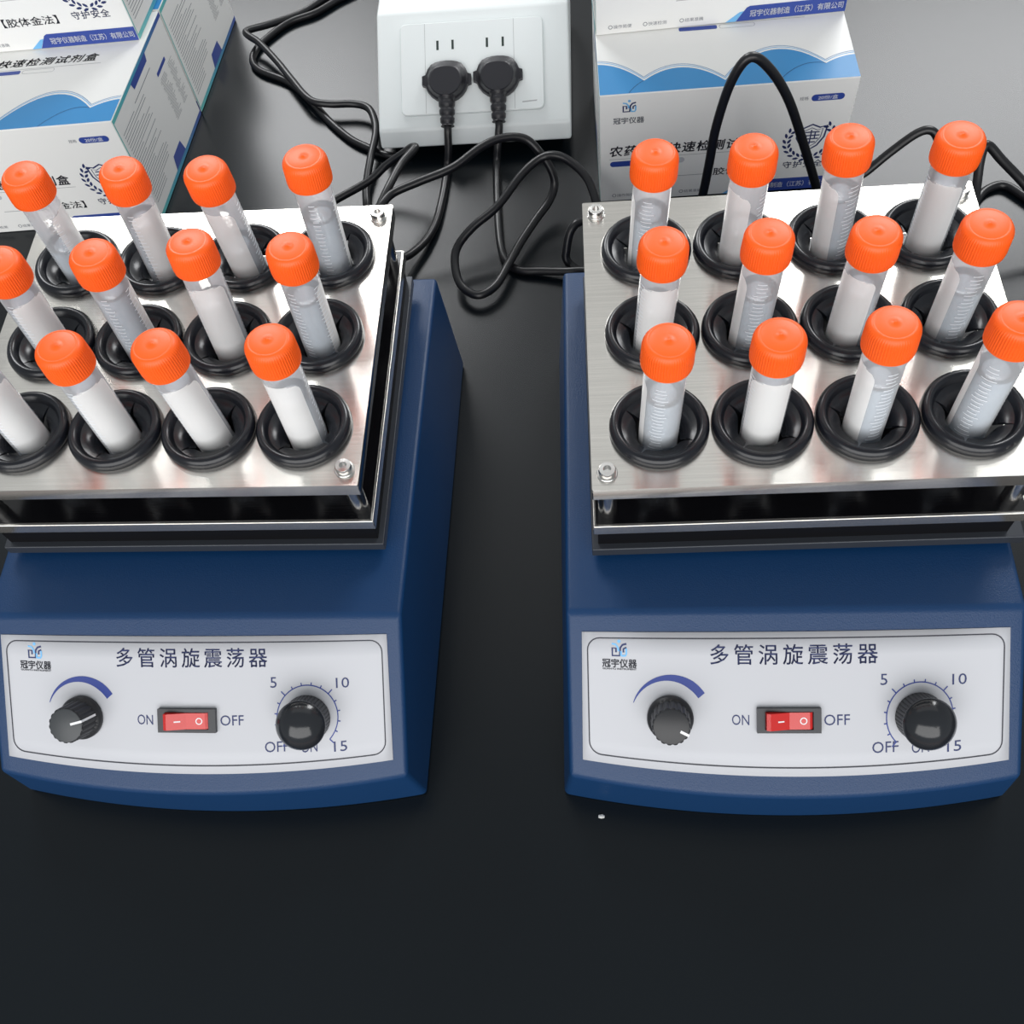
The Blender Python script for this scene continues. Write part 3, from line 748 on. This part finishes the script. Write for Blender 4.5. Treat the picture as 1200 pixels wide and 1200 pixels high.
# ------------------------------------------------------------------ plugs and cords
def plug(parent, px, ps):
    """flat angled plug pressed onto the socket face, cord leaving downwards"""
    SO = Vector((-51.5, 455, 0))
    def fw(x, s, h): return face(x, s, h)+SO
    root = empty('plug'); root.parent = parent
    outline = []
    for a in range(0, 360, 15):
        r = 15.6; x, y = r*math.cos(rad(a)), r*math.sin(rad(a))
        if y > 11.5: y = 11.5+(y-11.5)*.5
        outline.append((px+x, ps+y))
    def ring(h, k, dy=0): return [fw(px+(x-px)*k, ps+(y-ps)*k+dy, h) for x, y in outline]
    lay = [(3.1, .97, 0), (5, 1.0, 0), (7.5, .97, 0), (8.5, .88, -.6), (13.5, .74, -2.6), (14.2, .68, -3.0)]
    vs = []; n = len(outline)
    for h, k, dy in lay: vs += ring(h, k, dy)
    fs = [tuple(range(n-1, -1, -1)), tuple((len(lay)-1)*n+i for i in range(n))]
    fs += [(j*n+i, j*n+(i+1) % n, (j+1)*n+(i+1) % n, (j+1)*n+i) for j in range(len(lay)-1) for i in range(n)]
    link('plug_body', autosmooth(mesh('plug_body', vs, fs), 25), M['plug'], root)
    for sx in (-1, 1):
        gv = [fw(px+sx*a, ps+b, h) for h in (3.2, 7) for a, b in ((14.5, -4), (17.2, -3), (17.2, 3), (14.5, 4))]
        link('grip_tab', mesh('grip_tab', gv, [(0, 1, 2, 3), (4, 5, 6, 7), (0, 1, 5, 4), (1, 2, 6, 5), (2, 3, 7, 6), (3, 0, 4, 7)]), M['plug'], root)
    path, rr = [], []
    for i in range(25):
        t = i/24; path.append(fw(px, ps-11-21.5*t, 8.5-2.5*t)); rr.append((6.2-1.4*t)*(0.84 if i % 6 in (4, 5) else 1))
    link('strain_relief', tube_mesh('strain_relief', path, rr, 14), M['plug'], root, label='ribbed strain relief')
    return [fw(px, ps-31, 6.1), fw(px, ps-36, 5.4)]
def cord(name, pts, label, cat, r=2.75, head=None, plug_at=None, group=None):
    root = empty(name); tag(root, label, cat, group)
    if plug_at: pts = plug(root, *plug_at)+list(pts)
    link('cable', tube_mesh('cable', smooth_path(pts, 6), r), M['cord'], root)
    return root
cord('power_cord', [(-70.2, 446.5, 14), (-72.0, 441, 5), (-72.8, 428.7, 3), (-74.4, 408.9, 3), (-77.5, 387.1, 3.5), (-83.1, 370.1, 5), (-91.5, 355.9, 8), (-98, 347, 12), (-112, 325, 20), (-122, 300, 26), (-126, 271, 28)],
     'black power cord with its plug in the left outlet of the white socket', 'power cord', plug_at=(-69.4, 31.0), group='plugged power cords')
cord('power_cord', [(-35.2, 446.5, 15), (-36.7, 439.7, 5), (-36.1, 417, 3), (-34.3, 385.3, 3), (-31.9, 363.1, 3), (-27.8, 349.7, 3), (-19, 341.8, 3), (-5.5, 339.5, 4), (11.6, 336.4, 6), (24, 333.5, 9), (48, 322, 16), (64, 298, 26), (66, 269, 28)],
     'black power cord with its plug in the right outlet of the white socket', 'power cord', plug_at=(-33.5, 32.2), group='plugged power cords')
cord('loose_cable', [(-200, 372, 4), (-178, 383, 6), (-160.9, 395.6, 10), (-147.1, 406.5, 11), (-124.2, 417.4, 16), (-111.2, 425.5, 22), (-97.5, 427.6, 30), (-91.8, 428.6, 33.4), (-88.6, 426, 35.6), (-90.4, 421.5, 36), (-97.5, 408.8, 36), (-104.2, 387.7, 36),
                     (-110.5, 371, 33), (-114.5, 362, 33), (-112.5, 359.5, 37), (-106, 367, 41), (-98.8, 376.6, 42), (-81.5, 383.9, 44), (-59.9, 392.8, 46), (-41.8, 405.8, 50), (-27.5, 413.4, 50), (-13.3, 416.1, 46), (-4, 411.4, 38), (2.8, 406.5, 28), (4.8, 401.6, 19),
                     (.7, 392.6, 13), (-8, 379.9, 10), (-17.7, 361.4, 9), (-24.8, 344.9, 8.5), (-34, 324.7, 8), (-45.7, 317.6, 8), (-56.7, 325.7, 10), (-60.5, 341.4, 14), (-58.1, 351.9, 18), (-48, 361.7, 24), (-32, 372.7, 30), (-16, 391.6, 38), (-3.7, 401.2, 42), (6, 401.4, 44), (15.5, 397.5, 42),
                     (26, 386.9, 38), (31.6, 372.9, 32), (33.5, 362, 27), (30, 358, 26.5), (23, 359.8, 26), (18.2, 357.1, 26), (14.5, 353.2, 22), (12.4, 348.2, 14), (12, 345, 8), (18, 341, 3), (40, 325, 3), (62, 312, 3)],
     'black cable looping in the air between the two shakers in front of the socket', 'cable', group='loose black cables')
cord('loose_cable', [(-172.4, 654.5, 3), (-186.2, 644.3, 3), (-202, 628.6, 3), (-224.1, 613, 6), (-237.3, 601.9, 10), (-240.6, 597.1, 11), (-236.8, 591.7, 11), (-227.3, 583.4, 10), (-210.7, 562.1, 8), (-196.5, 540.1, 8), (-179.4, 515.1, 9), (-163.7, 508.8, 9), (-144.7, 507.2, 9),
                     (-133.4, 501.4, 9), (-127.5, 487.4, 9), (-125.5, 472.2, 9), (-127.4, 447.7, 8), (-128.8, 423.3, 5), (-127, 405.3, 3), (-125.8, 395, 3), (-124, 372, 3)],
     'black cable bending sharply left of the white socket, running down to the left shaker', 'cable', group='loose black cables')
cord('loose_cable', [(-160.4, 653.2, 2.6), (-174.2, 643, 2.6), (-190.2, 628.6, 2.6), (-211, 618.2, 2.6), (-227.3, 598.6, 2.6), (-233.9, 583.9, 2.6), (-233.4, 570.9, 2.6), (-224.6, 559.5, 2.6), (-201.3, 544.9, 2.6), (-181.9, 522.8, 2.6), (-163.9, 497.7, 2.6), (-145.7, 477.1, 2.6), (-131.5, 466.6, 2.6), (-121, 459.5, 2.6), (-110, 456, 3), (-100, 458, 3)],
     'black cable lying flat on the bench left of the white socket, ending under it', 'cable', group='loose black cables')
cord('loose_cable', [(86, 318, 2.6), (89, 332, 12), (93, 345, 34.3), (96.7, 350, 52.4), (99, 352, 76.2), (101, 354, 100.2), (106.9, 356, 128.3), (115.5, 357, 141.8), (127.1, 358, 132.9), (140.2, 358, 112.2), (154, 358, 79.2), (164.4, 358, 52.7), (172, 362, 32), (183, 378, 20),
                     (198.6, 392, 20), (206.2, 394, 23.2), (219.6, 400, 32.3), (234.5, 404, 43.4), (243.3, 404, 45.4), (248.8, 400, 39.8), (251.5, 392, 30.4), (251.5, 380, 20), (249, 362, 8), (246, 340, 2.6)],
     'black cable standing up in a tall arch before the right carton', 'cable', group='loose black cables')
cord('loose_cable', [(252, 318, 20), (256, 332, 40), (258.5, 348, 50), (259.8, 360, 61.5), (263, 365, 66.5), (273.9, 362, 56.9), (289.5, 358, 43), (306.1, 350, 27.6), (322, 340, 12), (336, 330, 2.6)],
     'black cable arching up beside the right shaker\'s back right tube', 'cable', group='loose black cables')
cord('loose_cable', [(258, 330, 2.6), (267, 352, 2.6), (275, 373.7, 2.6), (283.6, 390, 2.6), (293.2, 397.2, 2.6), (301.4, 397.4, 2.6), (310, 387.4, 2.6), (322.2, 370.5, 2.6), (340, 350, 2.6)],
     'black cable lying flat on the bench at the right photo edge', 'cable', group='loose black cables')

# crumb in front of the right shaker
bm = bmesh.new(); bmesh.ops.create_icosphere(bm, subdivisions=1, radius=1)
for vv in bm.verts: vv.co = Vector((vv.co.x*1.5+.4*random.random(), vv.co.y*1.0, vv.co.z*.5))*MM*(1+.3*random.random())
me = bpy.data.meshes.new('crumb'); bm.to_mesh(me); bm.free()
cr = link('crumb', me, M['crumb'], None, (26.5, -10.2, .5)); tag(cr, 'tiny whitish crumb on the black bench before the right shaker', 'crumb')
